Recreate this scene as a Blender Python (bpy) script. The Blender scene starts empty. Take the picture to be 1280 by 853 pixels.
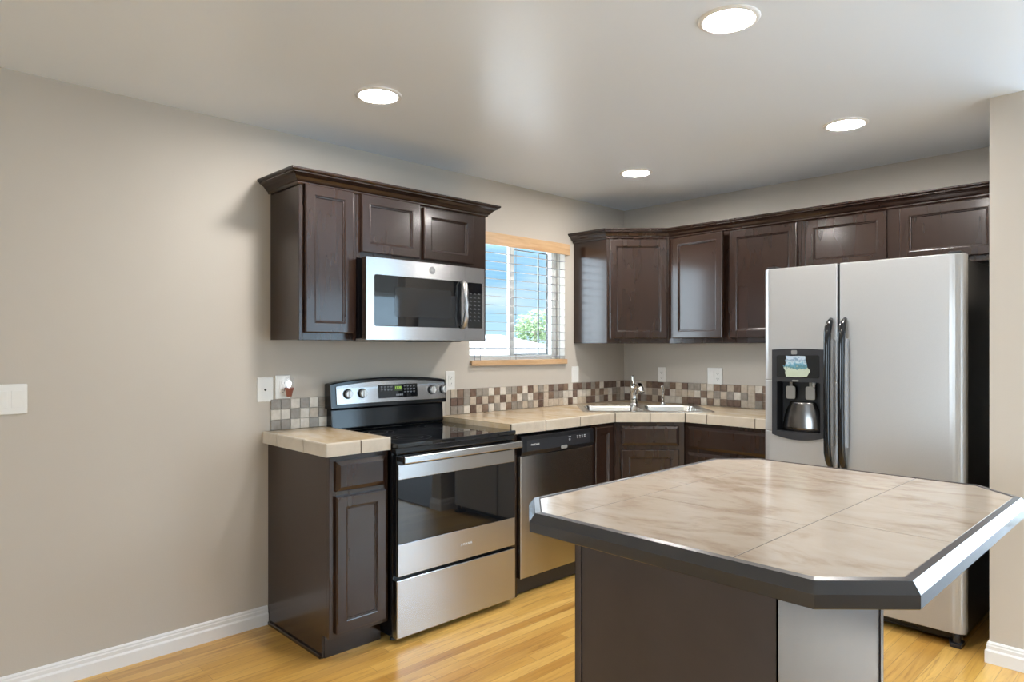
import bpy, bmesh, math, random
from mathutils import Vector, Matrix
PI = math.pi
SC = bpy.context.scene
COL = SC.collection
random.seed(7)

# ------------------------------------------------------------------ camera
CAM_H = 1.36
ca = bpy.data.cameras.new('camera'); ca.sensor_width = 36.0; ca.lens = 24.0
ca.shift_y = 8.5 / 1280.0; ca.clip_start = 0.05; ca.clip_end = 300
co = bpy.data.objects.new('camera', ca); COL.objects.link(co)
co.location = (-4.386, -3.254, CAM_H)
co.rotation_euler = (PI / 2, 0, math.radians(45.9 - 90))
SC.camera = co

# ------------------------------------------------------------------ view, world, sun, daylight
vs = SC.view_settings
vs.view_transform = 'Standard'; vs.look = 'None'; vs.exposure = 0.10; vs.gamma = 1.0; vs.use_curve_mapping = False

SKY_BOOST, SKY_HIGH = 9.0, 4.5
def world():
    w = bpy.data.worlds.new('sky'); SC.world = w; w.use_nodes = True
    nt = w.node_tree; nt.nodes.clear()
    tc = nt.nodes.new('ShaderNodeTexCoord'); sp = nt.nodes.new('ShaderNodeSeparateXYZ')
    nt.links.new(tc.outputs['Generated'], sp.inputs[0])
    rp = nt.nodes.new('ShaderNodeValToRGB'); nt.links.new(sp.outputs['Z'], rp.inputs[0])
    els = rp.color_ramp.elements
    els[0].position = 0.0; els[0].color = (0.60, 0.84, 0.97, 1)
    els[1].position = 0.09; els[1].color = (0.27, 0.56, 0.80, 1)
    e = els.new(0.2); e.color = (0.42, 0.70, 1.0, 1)
    e = els.new(1.0); e.color = (0.35, 0.60, 1.0, 1)
    no = nt.nodes.new('ShaderNodeTexNoise'); no.inputs['Scale'].default_value = 5.0; no.inputs['Detail'].default_value = 5
    mp = nt.nodes.new('ShaderNodeMapping'); mp.inputs['Scale'].default_value = (1, 1, 4)
    nt.links.new(tc.outputs['Generated'], mp.inputs[0]); nt.links.new(mp.outputs[0], no.inputs['Vector'])
    cr = nt.nodes.new('ShaderNodeMapRange'); cr.inputs[1].default_value = 0.5; cr.inputs[2].default_value = 0.75; cr.inputs[4].default_value = 0.6
    nt.links.new(no.outputs['Fac'], cr.inputs[0])
    mx = nt.nodes.new('ShaderNodeMixRGB'); mx.inputs[2].default_value = (0.9, 0.97, 1.0, 1)
    nt.links.new(cr.outputs[0], mx.inputs[0]); nt.links.new(rp.outputs[0], mx.inputs[1])
    # made-up bright sky north-west and overhead, outside the view, added to strengthen reflections
    dt = nt.nodes.new('ShaderNodeVectorMath'); dt.operation = 'DOT_PRODUCT'; dt.inputs[1].default_value = Vector((-0.80, 0.59, 0.10)).normalized()
    nt.links.new(tc.outputs['Generated'], dt.inputs[0])
    def mr(src, a, b, c, d):
        m = nt.nodes.new('ShaderNodeMapRange'); m.interpolation_type = 'SMOOTHSTEP'
        for i, v in enumerate((a, b, c, d)): m.inputs[1 + i].default_value = v
        nt.links.new(src, m.inputs[0]); return m.outputs[0]
    glow = mr(dt.outputs['Value'], 0.35, 0.85, 0.0, SKY_BOOST); high = mr(sp.outputs['Z'], 0.145, 0.195, 0.0, SKY_HIGH); above = mr(sp.outputs['Z'], -0.05, 0.0, 0.0, 1.0)
    ad = nt.nodes.new('ShaderNodeMath'); ad.operation = 'ADD'; nt.links.new(glow, ad.inputs[0]); nt.links.new(high, ad.inputs[1])
    mu = nt.nodes.new('ShaderNodeMath'); mu.operation = 'MULTIPLY'; nt.links.new(ad.outputs[0], mu.inputs[0]); nt.links.new(above, mu.inputs[1])
    sc = nt.nodes.new('ShaderNodeVectorMath'); sc.operation = 'SCALE'; sc.inputs[0].default_value = (0.80, 0.91, 1.0); nt.links.new(mu.outputs[0], sc.inputs['Scale'])
    sm = nt.nodes.new('ShaderNodeVectorMath'); sm.operation = 'ADD'; nt.links.new(mx.outputs[0], sm.inputs[0]); nt.links.new(sc.outputs[0], sm.inputs[1])
    bg = nt.nodes.new('ShaderNodeBackground'); bg.inputs[1].default_value = 1.2
    nt.links.new(sm.outputs[0], bg.inputs[0])
    out = nt.nodes.new('ShaderNodeOutputWorld'); nt.links.new(bg.outputs[0], out.inputs[0])
world()

def lamp(name, kind, loc, rot, energy, color=(1, 1, 1), **kw):
    l = bpy.data.lights.new(name, kind); l.energy = energy; l.color = color
    for k, v in kw.items(): setattr(l, k, v)
    o = bpy.data.objects.new(name, l); COL.objects.link(o); o.location = loc; o.rotation_euler = rot
    return o
lamp('sun', 'SUN', (-6, -20, 30), (math.radians(15), 0, math.radians(-25)), 9.0, (1, 0.98, 0.96), angle=0.02)
# daylight through dining and east glazing; patio and west lamps are added, unseen fill
def daylight(name, loc, rot, w, h, L, color=(0.93, 0.97, 1.0)):
    lamp(name, 'AREA', loc, rot, PI * w * h * L, color, shape='RECTANGLE', size=w, size_y=h)
daylight('fill_patio', (-2.1, -5.42, 1.12), (PI / 2, 0, 0), 1.8, 1.95, 4.0, (0.74, 0.87, 1.0))
daylight('daylight_dining', (0.3, -5.42, 1.2), (PI / 2, 0, 0), 1.7, 1.7, 5.5, (0.60, 0.81, 1.0))
daylight('daylight_east', (2.02, -4.05, 1.12), (PI / 2, 0, PI / 2), 2.0, 1.95, 8.0, (0.76, 0.89, 1.0))
daylight('fill_west', (-8.22, -2.4, 1.4), (PI / 2, 0, -PI / 2), 2.6, 1.5, 4.0, (0.80, 0.90, 1.0))

# ------------------------------------------------------------------ materials
MATS = {}
def new_mat(name):
    m = bpy.data.materials.new(name); m.use_nodes = True
    nt = m.node_tree; b = nt.nodes['Principled BSDF']
    MATS[name] = m
    return m, nt, b
def setp(b, **k):
    names = dict(color='Base Color', rough='Roughness', metal='Metallic', coat='Coat Weight', coatr='Coat Roughness', ior='IOR', spec='Specular IOR Level', trans='Transmission Weight', aniso='Anisotropic', emis='Emission Color', estr='Emission Strength')
    for a, v in k.items():
        if a in ('color', 'emis') and len(v) == 3: v = (*v, 1)
        b.inputs[names[a]].default_value = v
def plain(name, color, rough=0.5, **k):
    m, nt, b = new_mat(name); setp(b, color=color, rough=rough, **k); return m
def coords(nt, scale=(1, 1, 1), rot=(0, 0, 0), out='Object'):
    tc = nt.nodes.new('ShaderNodeTexCoord'); mp = nt.nodes.new('ShaderNodeMapping')
    mp.inputs['Scale'].default_value = scale; mp.inputs['Rotation'].default_value = rot
    nt.links.new(tc.outputs[out], mp.inputs[0]); return mp.outputs[0]
def noise(nt, vec, scale, detail=4, rough=0.5, dist=0.0):
    n = nt.nodes.new('ShaderNodeTexNoise'); n.inputs['Scale'].default_value = scale; n.inputs['Detail'].default_value = detail
    n.inputs['Roughness'].default_value = rough; n.inputs['Distortion'].default_value = dist
    nt.links.new(vec, n.inputs['Vector']); return n.outputs['Fac']
def ramp(nt, fac, stops):
    r = nt.nodes.new('ShaderNodeValToRGB'); e = r.color_ramp.elements
    e[0].position, e[0].color = stops[0][0], (*stops[0][1], 1)
    e[1].position, e[1].color = stops[-1][0], (*stops[-1][1], 1)
    for p, c in stops[1:-1]:
        x = e.new(p); x.color = (*c, 1)
    nt.links.new(fac, r.inputs[0]); return r.outputs[0]
def bump(nt, b, h, strength, dist=0.002):
    n = nt.nodes.new('ShaderNodeBump'); n.inputs['Strength'].default_value = strength; n.inputs['Distance'].default_value = dist
    nt.links.new(h, n.inputs['Height']); nt.links.new(n.outputs[0], b.inputs['Normal'])
def mix(nt, fac, a, c, mode='MIX'):
    m = nt.nodes.new('ShaderNodeMixRGB'); m.blend_type = mode
    for i, v in enumerate((fac, a, c)):
        if isinstance(v, (int, float)): m.inputs[i].default_value = v
        elif isinstance(v, tuple): m.inputs[i].default_value = (*v, 1)
        else: nt.links.new(v, m.inputs[i])
    return m.outputs[0]
def math_n(nt, op, a, b=None):
    m = nt.nodes.new('ShaderNodeMath'); m.operation = op
    for i, v in enumerate((a, b)):
        if v is None: continue
        if isinstance(v, (int, float)): m.inputs[i].default_value = v
        else: nt.links.new(v, m.inputs[i])
    return m.outputs[0]

def mk_wall():
    m, nt, b = new_mat('wall_paint'); v = coords(nt)
    c = ramp(nt, noise(nt, v, 1.2, 3), [(0.3, (0.525, 0.478, 0.418)), (0.7, (0.545, 0.497, 0.436))])
    nt.links.new(c, b.inputs['Base Color']); setp(b, rough=0.55, spec=0.35)
    bump(nt, b, noise(nt, v, 140, 3), 0.12, 0.002)
mk_wall()
def mk_ceiling():
    m, nt, b = new_mat('ceiling_paint'); v = coords(nt)
    setp(b, color=(0.80, 0.865, 0.965), rough=0.33, spec=0.5)
    bump(nt, b, noise(nt, v, 60, 3), 0.10, 0.003)
mk_ceiling()
def mk_cabinet():
    m, nt, b = new_mat('espresso_wood')
    v = coords(nt, (9, 9, 0.9))
    n = noise(nt, v, 2.0, 2, 0.5, 0.0)
    blotch = noise(nt, coords(nt), 4.0, 2)
    c = ramp(nt, n, [(0.05, (0.020, 0.0098, 0.0066)), (0.95, (0.032, 0.0158, 0.0104))])
    c2 = mix(nt, 0.3, c, ramp(nt, blotch, [(0.1, (0.018, 0.0095, 0.007)), (0.9, (0.034, 0.0180, 0.0122))]))
    nt.links.new(c2, b.inputs['Base Color'])
    setp(b, rough=0.24, ior=1.42, coat=0.38, coatr=0.13)
mk_cabinet()
def mk_island_paint():
    m, nt, b = new_mat('dark_island_paint')
    n = noise(nt, coords(nt), 6, 4)
    nt.links.new(ramp(nt, n, [(0.3, (0.034, 0.025, 0.024)), (0.7, (0.044, 0.033, 0.031))]), b.inputs['Base Color'])
    setp(b, rough=0.34, coat=0.3, coatr=0.25)
mk_island_paint()
def mk_floor():
    m, nt, b = new_mat('oak_floor')
    v = coords(nt)
    br = nt.nodes.new('ShaderNodeTexBrick'); nt.links.new(v, br.inputs['Vector'])
    br.offset = 0.37; br.offset_frequency = 2; br.squash = 1.35; br.squash_frequency = 3
    br.inputs['Color1'].default_value = (0.0, 0.0, 0.0, 1); br.inputs['Color2'].default_value = (1, 1, 1, 1)
    br.inputs['Mortar'].default_value = (0.5, 0.5, 0.5, 1)
    br.inputs['Scale'].default_value = 1.0; br.inputs['Mortar Size'].default_value = 0.0006; br.inputs['Mortar Smooth'].default_value = 0.2
    br.inputs['Brick Width'].default_value = 0.83; br.inputs['Row Height'].default_value = 0.057
    # shift the grain in every board
    sp = nt.nodes.new('ShaderNodeSeparateXYZ'); nt.links.new(v, sp.inputs[0])
    row = math_n(nt, 'FLOOR', math_n(nt, 'DIVIDE', sp.outputs['Y'], 0.057))
    sh = math_n(nt, 'MULTIPLY', row, 3.71)
    cb = nt.nodes.new('ShaderNodeCombineXYZ')
    nt.links.new(math_n(nt, 'ADD', math_n(nt, 'MULTIPLY', sp.outputs['X'], 1.6), sh), cb.inputs[0])
    nt.links.new(math_n(nt, 'MULTIPLY', sp.outputs['Y'], 26.0), cb.inputs[1])
    nt.links.new(sh, cb.inputs[2])
    grain = noise(nt, cb.outputs[0], 1.7, 7, 0.62, 0.8)
    cb2 = nt.nodes.new('ShaderNodeCombineXYZ')
    nt.links.new(math_n(nt, 'ADD', math_n(nt, 'MULTIPLY', sp.outputs['X'], 0.9), sh), cb2.inputs[0]); nt.links.new(sh, cb2.inputs[1])
    tone = noise(nt, cb2.outputs[0], 1.0, 2)
    base = ramp(nt, br.outputs['Color'], [(0.0, (0.40, 0.185, 0.032)), (0.35, (0.60, 0.335, 0.07)), (0.7, (0.76, 0.48, 0.14)), (1.0, (0.52, 0.265, 0.05))])
    base = mix(nt, 0.45, base, ramp(nt, tone, [(0.3, (0.45, 0.22, 0.042)), (0.5, (0.67, 0.40, 0.10)), (0.7, (0.80, 0.53, 0.17))]))
    g = ramp(nt, grain, [(0.26, (0.42, 0.28, 0.16)), (0.43, (0.88, 0.83, 0.76)), (0.7, (1.08, 1.08, 1.08))])
    c = mix(nt, 0.85, base, g, 'MULTIPLY')
    c = mix(nt, br.outputs['Fac'], c, (0.16, 0.085, 0.03))
    nt.links.new(c, b.inputs['Base Color'])
    setp(b, rough=0.30, coat=0.25, coatr=0.18)
    bump(nt, b, math_n(nt, 'SUBTRACT', 1.0, br.outputs['Fac']), 0.25, 0.0006)
mk_floor()
def mk_carpet():
    m, nt, b = new_mat('grey_carpet')
    n = noise(nt, coords(nt), 260, 4)
    nt.links.new(ramp(nt, n, [(0.3, (0.20, 0.20, 0.21)), (0.7, (0.42, 0.41, 0.41))]), b.inputs['Base Color']); setp(b, rough=0.95)
    bump(nt, b, n, 0.8, 0.006)
mk_carpet()
def mk_tile(name, cols, rough, seed, grout=None, pitch=0.305, off=(0, 0), warm=None):
    m, nt, b = new_mat(name)
    v = coords(nt); mp = nt.nodes.new('ShaderNodeMapping'); mp.inputs['Location'].default_value = (seed, seed * 1.7, 0); mp.inputs['Scale'].default_value = (2.1, 1.0, 1.0)
    mp.inputs['Rotation'].default_value = (0, 0, 0.15)
    nt.links.new(v, mp.inputs[0])
    n1 = noise(nt, mp.outputs[0], 2.6, 8, 0.62, 1.1); n2 = noise(nt, mp.outputs[0], 11, 6, 0.65, 0.4)
    f = math_n(nt, 'ADD', math_n(nt, 'MULTIPLY', n1, 0.7), math_n(nt, 'MULTIPLY', n2, 0.3))
    c = ramp(nt, f, cols)
    if grout:
        sp = nt.nodes.new('ShaderNodeSeparateXYZ'); nt.links.new(v, sp.inputs[0])
        fs = []
        for i, ax in enumerate('XY'):
            t = math_n(nt, 'DIVIDE', math_n(nt, 'SUBTRACT', sp.outputs[ax], off[i]), pitch if not isinstance(pitch, tuple) else pitch[i])
            d = math_n(nt, 'ABSOLUTE', math_n(nt, 'SUBTRACT', t, math_n(nt, 'ROUND', t)))
            fs.append(math_n(nt, 'LESS_THAN', d, 0.0045))
        g = math_n(nt, 'MAXIMUM', fs[0], fs[1])
        c = mix(nt, g, c, grout)
        bump(nt, b, math_n(nt, 'SUBTRACT', 1.0, g), 0.3, 0.001)
    nt.links.new(c, b.inputs['Base Color'])
    setp(b, rough=rough, spec=0.5)
TRAV = [(0.28, (0.45, 0.29, 0.13)), (0.42, (0.56, 0.41, 0.24)), (0.52, (0.63, 0.50, 0.34)), (0.66, (0.70, 0.60, 0.48)), (0.8, (0.60, 0.49, 0.37))]
mk_tile('counter_tile', TRAV, 0.20, 3.0, (0.48, 0.39, 0.29), 0.305, (-0.62, -0.62))
mk_tile('edge_tile', [(0.3, (0.47, 0.40, 0.31)), (0.5, (0.58, 0.505, 0.405)), (0.75, (0.66, 0.585, 0.485))], 0.24, 9.0)
mk_tile('island_tile', [(0.30, (0.27, 0.195, 0.135)), (0.42, (0.40, 0.31, 0.235)), (0.50, (0.475, 0.39, 0.31)), (0.66, (0.52, 0.44, 0.36)), (0.8, (0.44, 0.36, 0.285))], 0.15, 5.0)
plain('grout', (0.085, 0.065, 0.045), 0.9)
plain('mosaic_grout', (0.44, 0.39, 0.33), 0.85)
def mk_mosaic(name, a, c):
    m, nt, b = new_mat(name); n = noise(nt, coords(nt), 38, 4)
    nt.links.new(ramp(nt, n, [(0.3, a), (0.7, c)]), b.inputs['Base Color']); setp(b, rough=0.35)
MOS = ['mosaic_cream', 'mosaic_beige', 'mosaic_taupe', 'mosaic_brown', 'mosaic_dark']
for nme, a, c in zip(MOS, [(0.58, 0.52, 0.44), (0.45, 0.37, 0.285), (0.245, 0.21, 0.175), (0.17, 0.11, 0.075), (0.105, 0.062, 0.045)],
                     [(0.72, 0.66, 0.58), (0.59, 0.50, 0.40), (0.34, 0.30, 0.255), (0.26, 0.18, 0.13), (0.19, 0.125, 0.095)]):
    mk_mosaic(nme, a, c)
def mk_steel(name, color, rough, aniso):
    m, nt, b = new_mat(name); setp(b, color=color, metal=1.0, rough=rough, aniso=aniso)
    b.inputs['Anisotropic Rotation'].default_value = 0.25
    t = nt.nodes.new('ShaderNodeTangent'); t.direction_type = 'RADIAL'; t.axis = 'Z'; nt.links.new(t.outputs[0], b.inputs['Tangent'])
mk_steel('brushed_steel', (0.49, 0.49, 0.50), 0.25, 0.8)
mk_steel('sink_steel', (0.72, 0.70, 0.66), 0.22, 0.0)
def mk_fridge():
    m, nt, b = new_mat('silver_paint'); n = noise(nt, coords(nt), 900, 2)
    nt.links.new(ramp(nt, n, [(0.3, (0.43, 0.428, 0.425)), (0.7, (0.475, 0.472, 0.468))]), b.inputs['Base Color'])
    setp(b, metal=0.35, rough=0.36, coat=0.7, coatr=0.12)
    bump(nt, b, noise(nt, coords(nt), 55, 2), 0.03, 0.001)
mk_fridge()
plain('chrome', (0.80, 0.79, 0.77), 0.10, metal=1.0)
plain('satin_metal', (0.55, 0.54, 0.53), 0.3, metal=1.0)
plain('black_enamel', (0.006, 0.0065, 0.008), 0.12)
plain('black_glass', (0.006, 0.007, 0.009), 0.03, ior=1.6)
plain('edge_paint', (0.022, 0.021, 0.023), 0.22, coat=0.7, coatr=0.12)
plain('smoked_glass', (0.018, 0.019, 0.021), 0.05)
plain('knob_metal', (0.78, 0.77, 0.75), 0.38, metal=0.8)
plain('print_dim', (0.10, 0.105, 0.115), 0.4)
plain('handle_grey', (0.30, 0.31, 0.33), 0.5)
plain('guard_metal', (0.20, 0.19, 0.185), 0.22, metal=1.0)
plain('black_plastic', (0.012, 0.012, 0.014), 0.30)
plain('dark_recess', (0.006, 0.006, 0.007), 0.45)
plain('charcoal_plastic', (0.028, 0.029, 0.034), 0.30)
plain('grey_plastic', (0.26, 0.26, 0.25), 0.35)
plain('white_plastic', (0.80, 0.79, 0.76), 0.35)
plain('white_trim', (0.82, 0.81, 0.80), 0.38)
plain('vinyl_white', (0.83, 0.82, 0.79), 0.4)
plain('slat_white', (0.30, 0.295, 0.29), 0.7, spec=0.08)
plain('cord', (0.10, 0.10, 0.11), 0.7)
plain('slot_dark', (0.05, 0.05, 0.05), 0.6)
plain('print_white', (0.70, 0.72, 0.74), 0.4)
plain('print_grey', (0.30, 0.31, 0.33), 0.4)
plain('badge_grey', (0.36, 0.35, 0.34), 0.3, metal=0.7)
plain('terracotta', (0.33, 0.12, 0.085), 0.5)
def mk_maple():
    m, nt, b = new_mat('maple_wood'); n = noise(nt, coords(nt, (1.5, 18, 18)), 2, 6, 0.6, 0.5)
    nt.links.new(ramp(nt, n, [(0.3, (0.50, 0.30, 0.15)), (0.7, (0.68, 0.46, 0.27))]), b.inputs['Base Color']); setp(b, rough=0.35)
mk_maple()
def mk_glow(name, color, strength):
    m, nt, b = new_mat(name); setp(b, color=(0.02, 0.02, 0.02) if 'display' in name else (0.8, 0.8, 0.8), emis=color, estr=strength)
mk_glow('lamp_glow', (1.0, 0.965, 0.925), 250.0)
mk_glow('display_green', (0.50, 0.85, 0.10), 1.0)
mk_glow('display_dim', (0.16, 0.30, 0.05), 0.12)
mk_glow('night_glow', (0.93, 0.96, 1.0), 4.0)
def mk_glass(name, tint=(1, 1, 1)):
    m = bpy.data.materials.new(name); m.use_nodes = True; nt = m.node_tree; nt.nodes.clear(); MATS[name] = m
    fr = nt.nodes.new('ShaderNodeFresnel'); ge = nt.nodes.new('ShaderNodeNewGeometry'); iv = nt.nodes.new('ShaderNodeMapRange'); iv.inputs[3].default_value = 1.45; iv.inputs[4].default_value = 1 / 1.45
    nt.links.new(ge.outputs['Backfacing'], iv.inputs[0]); nt.links.new(iv.outputs[0], fr.inputs[0])
    t = nt.nodes.new('ShaderNodeBsdfTransparent'); t.inputs[0].default_value = (*tint, 1)
    g = nt.nodes.new('ShaderNodeBsdfGlossy'); g.inputs['Roughness'].default_value = 0.02
    mx = nt.nodes.new('ShaderNodeMixShader'); o = nt.nodes.new('ShaderNodeOutputMaterial')
    nt.links.new(fr.outputs[0], mx.inputs[0]); nt.links.new(t.outputs[0], mx.inputs[1]); nt.links.new(g.outputs[0], mx.inputs[2]); nt.links.new(mx.outputs[0], o.inputs[0])
mk_glass('window_glass', (0.97, 0.99, 1.0)); mk_glass('clear_plastic', (0.96, 0.97, 0.98))
def mk_reflection_paint():  # colours imitate a wavy window reflection on the dispenser panel
    m, nt, b = new_mat('reflection_paint'); v = coords(nt)
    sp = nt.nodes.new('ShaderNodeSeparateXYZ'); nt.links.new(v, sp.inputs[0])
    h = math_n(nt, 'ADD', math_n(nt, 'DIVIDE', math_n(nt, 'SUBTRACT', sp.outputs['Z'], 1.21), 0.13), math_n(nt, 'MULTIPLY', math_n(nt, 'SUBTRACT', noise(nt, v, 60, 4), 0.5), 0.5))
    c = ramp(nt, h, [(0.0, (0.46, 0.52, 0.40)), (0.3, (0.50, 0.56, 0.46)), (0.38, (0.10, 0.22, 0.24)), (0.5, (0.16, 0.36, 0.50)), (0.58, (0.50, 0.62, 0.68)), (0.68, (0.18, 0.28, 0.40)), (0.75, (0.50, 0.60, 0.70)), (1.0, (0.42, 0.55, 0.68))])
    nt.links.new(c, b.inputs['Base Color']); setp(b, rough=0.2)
mk_reflection_paint()
def mk_simple_noise(name, a, c, scale, rough=0.8):
    m, nt, b = new_mat(name); nt.links.new(ramp(nt, noise(nt, coords(nt), scale, 4), [(0.3, a), (0.7, c)]), b.inputs['Base Color']); setp(b, rough=rough)
mk_simple_noise('pale_concrete', (0.62, 0.61, 0.59), (0.74, 0.73, 0.71), 2.0)
mk_simple_noise('leaf', (0.10, 0.17, 0.07), (0.26, 0.33, 0.17), 3.0)
mk_simple_noise('bark', (0.16, 0.12, 0.09), (0.25, 0.20, 0.16), 8.0)
mk_simple_noise('pale_roof', (0.70, 0.70, 0.70), (0.80, 0.80, 0.80), 4.0)
mk_simple_noise('pale_siding', (0.66, 0.63, 0.60), (0.72, 0.70, 0.66), 2.0)

# ------------------------------------------------------------------ geometry helpers
class G:
    def __init__(s): s.v = []; s.f = []; s.m = []; s.sm = []
    def add(s, vs, fs, m=0, smooth=False):
        o = len(s.v); s.v += [tuple(p) for p in vs]
        for f in fs: s.f.append([o + i for i in f]); s.m.append(m); s.sm.append(smooth)
        return s
    def box(s, x0, x1, y0, y1, z0, z1, m=0):
        vs = [(x, y, z) for z in (z0, z1) for y in (y0, y1) for x in (x0, x1)]
        return s.add(vs, [(0, 2, 3, 1), (4, 5, 7, 6), (0, 1, 5, 4), (2, 6, 7, 3), (0, 4, 6, 2), (1, 3, 7, 5)], m)
    def prism(s, pts, a0, a1, axis='z', m=0, smooth=False):
        # pts counter-clockwise in the plane; axis z: (x,y); axis x: (y,z); axis y: (x,z)
        def P(p, a): return {'z': (p[0], p[1], a), 'x': (a, p[0], p[1]), 'y': (p[0], a, p[1])}[axis]
        n = len(pts); vs = [P(p, a0) for p in pts] + [P(p, a1) for p in pts]
        fs = [tuple(range(n))[::-1], tuple(range(n, 2 * n))]
        s.add(vs, fs, m)
        o = len(s.v) - 2 * n
        for i in range(n):
            j = (i + 1) % n
            s.f.append([o + i, o + j, o + n + j, o + n + i]); s.m.append(m); s.sm.append(smooth)
        return s
    def loops(s, loops, m=0, cap0=False, cap1=True, smooth=False, closed=True):
        n = len(loops[0]); o = len(s.v)
        for L in loops: s.v += [tuple(p) for p in L]
        for k in range(len(loops) - 1):
            for i in range(n if closed else n - 1):
                j = (i + 1) % n
                s.f.append([o + k * n + i, o + k * n + j, o + (k + 1) * n + j, o + (k + 1) * n + i]); s.m.append(m); s.sm.append(smooth)
        if cap0: s.f.append([o + i for i in range(n)][::-1]); s.m.append(m); s.sm.append(False)
        if cap1: s.f.append([o + (len(loops) - 1) * n + i for i in range(n)]); s.m.append(m); s.sm.append(False)
        return s
    def lathe(s, prof, c=(0, 0, 0), axis='z', n=24, m=0, smooth=True, cap0=True, cap1=True):
        L = []
        for r, h in prof:
            ring = []
            for i in range(n):
                t = 2 * PI * i / n; a, b = r * math.cos(t), r * math.sin(t)
                ring.append({'z': (c[0] + a, c[1] + b, c[2] + h), 'y': (c[0] + a, c[1] + h, c[2] + b), 'x': (c[0] + h, c[1] + a, c[2] + b)}[axis])
            L.append(ring)
        return s.loops(L, m, cap0, cap1, smooth)
    def tube(s, path, r, n=12, m=0, sx=1.0, ref=(0, 0, 1), caps=True):
        path = [Vector(p) for p in path]; L = []
        for i, p in enumerate(path):
            d = (path[min(i + 1, len(path) - 1)] - path[max(i - 1, 0)]).normalized()
            u = Vector(ref).cross(d)
            if u.length < 1e-4: u = Vector((1, 0, 0)).cross(d)
            u.normalize(); w = d.cross(u)
            rr = r[i] if isinstance(r, (list, tuple)) else r
            L.append([p + u * rr * sx * math.cos(2 * PI * k / n) + w * rr * math.sin(2 * PI * k / n) for k in range(n)])
        return s.loops(L, m, caps, caps, True)
    def rect_profile(s, x0, x1, z0, z1, prof, m=0):
        # concentric rectangles on a front facing -y: prof = [(inset, y), ...] from the back to the middle
        L = [[(x0 + i, y, z0 + i), (x1 - i, y, z0 + i), (x1 - i, y, z1 - i), (x0 + i, y, z1 - i)] for i, y in prof]
        return s.loops(L, m, True, True)
def obj(name, g, mats, parent=None, bevel=0.0, seg=2, loc=None):
    me = bpy.data.meshes.new(name); me.from_pydata(g.v, [], g.f)
    if isinstance(mats, str): mats = [mats]
    for k in mats: me.materials.append(MATS[k])
    for p, mi, sm in zip(me.polygons, g.m, g.sm): p.material_index = mi; p.use_smooth = sm
    bm = bmesh.new(); bm.from_mesh(me); bmesh.ops.recalc_face_normals(bm, faces=bm.faces); bm.to_mesh(me); bm.free()
    o = bpy.data.objects.new(name, me); COL.objects.link(o)
    if parent: o.parent = parent
    if loc: o.location = loc
    if bevel:
        b = o.modifiers.new('bevel', 'BEVEL'); b.width = bevel; b.segments = seg; b.limit_method = 'ANGLE'; b.angle_limit = math.radians(40); b.harden_normals = False
    return o
def tag(o, label, cat, group=None):
    o['label'] = label; o['category'] = cat
    if group: o['group'] = group
    return o
def thing(name, label, cat, loc=(0, 0, 0), rotz=0.0, group=None):
    o = bpy.data.objects.new(name, None); COL.objects.link(o); o.empty_display_size = 0.1
    o.location = loc; o.rotation_euler = (0, 0, rotz); return tag(o, label, cat, group)
def struct(name, g, mats, bevel=0.0):
    o = obj(name, g, mats, None, bevel); o['kind'] = 'structure'; return o
def dup(root, loc, label):
    r = root.copy(); COL.objects.link(r); r.location = loc; r['label'] = label
    for ch in list(root.children):
        c = ch.copy(); COL.objects.link(c); c.parent = r
        for gc in list(ch.children):
            d = gc.copy(); COL.objects.link(d); d.parent = c
    return r
def text(name, body, size, parent, mat, loc, depth=0.0006, stretch=1.0):
    cu = bpy.data.curves.new(name, 'FONT'); cu.body = body; cu.size = size; cu.extrude = depth; cu.align_x = 'CENTER'; cu.align_y = 'CENTER'
    cu.space_character = stretch
    t = bpy.data.objects.new(name + '_curve', cu); COL.objects.link(t)
    bpy.context.view_layer.update()
    me = bpy.data.meshes.new_from_object(t.evaluated_get(bpy.context.evaluated_depsgraph_get()))
    bpy.data.objects.remove(t); bpy.data.curves.remove(cu)
    me.transform(Matrix.Rotation(PI / 2, 4, 'X')); me.materials.clear(); me.materials.append(MATS[mat])
    o = bpy.data.objects.new(name, me); COL.objects.link(o); o.parent = parent; o.location = loc
    return o
def rrect(cx, cy, w, h, r, n=6):
    P = []
    for sx, sy, a0 in ((1, 1, 0), (-1, 1, PI / 2), (-1, -1, PI), (1, -1, 1.5 * PI)):
        for k in range(n + 1):
            a = a0 + PI / 2 * k / n
            P.append((cx + sx * (w / 2 - r) + r * math.cos(a), cy + sy * (h / 2 - r) + r * math.sin(a)))
    return P
def plate_with_holes(g, outer, holes, z0, z1, m=0):
    """a slab between z0 and z1 with holes through it"""
    bm = bmesh.new(); rings = []
    for L in [outer] + holes:
        vv = [bm.verts.new((p[0], p[1], z1)) for p in L]; rings.append(vv)
        for i in range(len(vv)): bm.edges.new((vv[i], vv[(i + 1) % len(vv)]))
    bmesh.ops.triangle_fill(bm, edges=bm.edges[:], use_beauty=True, use_dissolve=False)
    bm.verts.index_update()
    vs = [v.co[:] for v in bm.verts]; fs = [[v.index for v in f.verts] for f in bm.faces]; bm.free()
    g.add(vs, fs, m)
    if z1 > z0:
        g.add([(x, y, z0) for x, y, z in vs], [f[::-1] for f in fs], m)
        for L in [outer] + holes:
            n = len(L)
            g.add([(p[0], p[1], z0) for p in L] + [(p[0], p[1], z1) for p in L], [(i, (i + 1) % n, n + (i + 1) % n, n + i) for i in range(n)], m)
    return g

CEIL = 2.44
WX0, WX1, WZ0, WZ1 = -1.602, -0.705, 1.262, 2.09      # kitchen window opening

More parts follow.
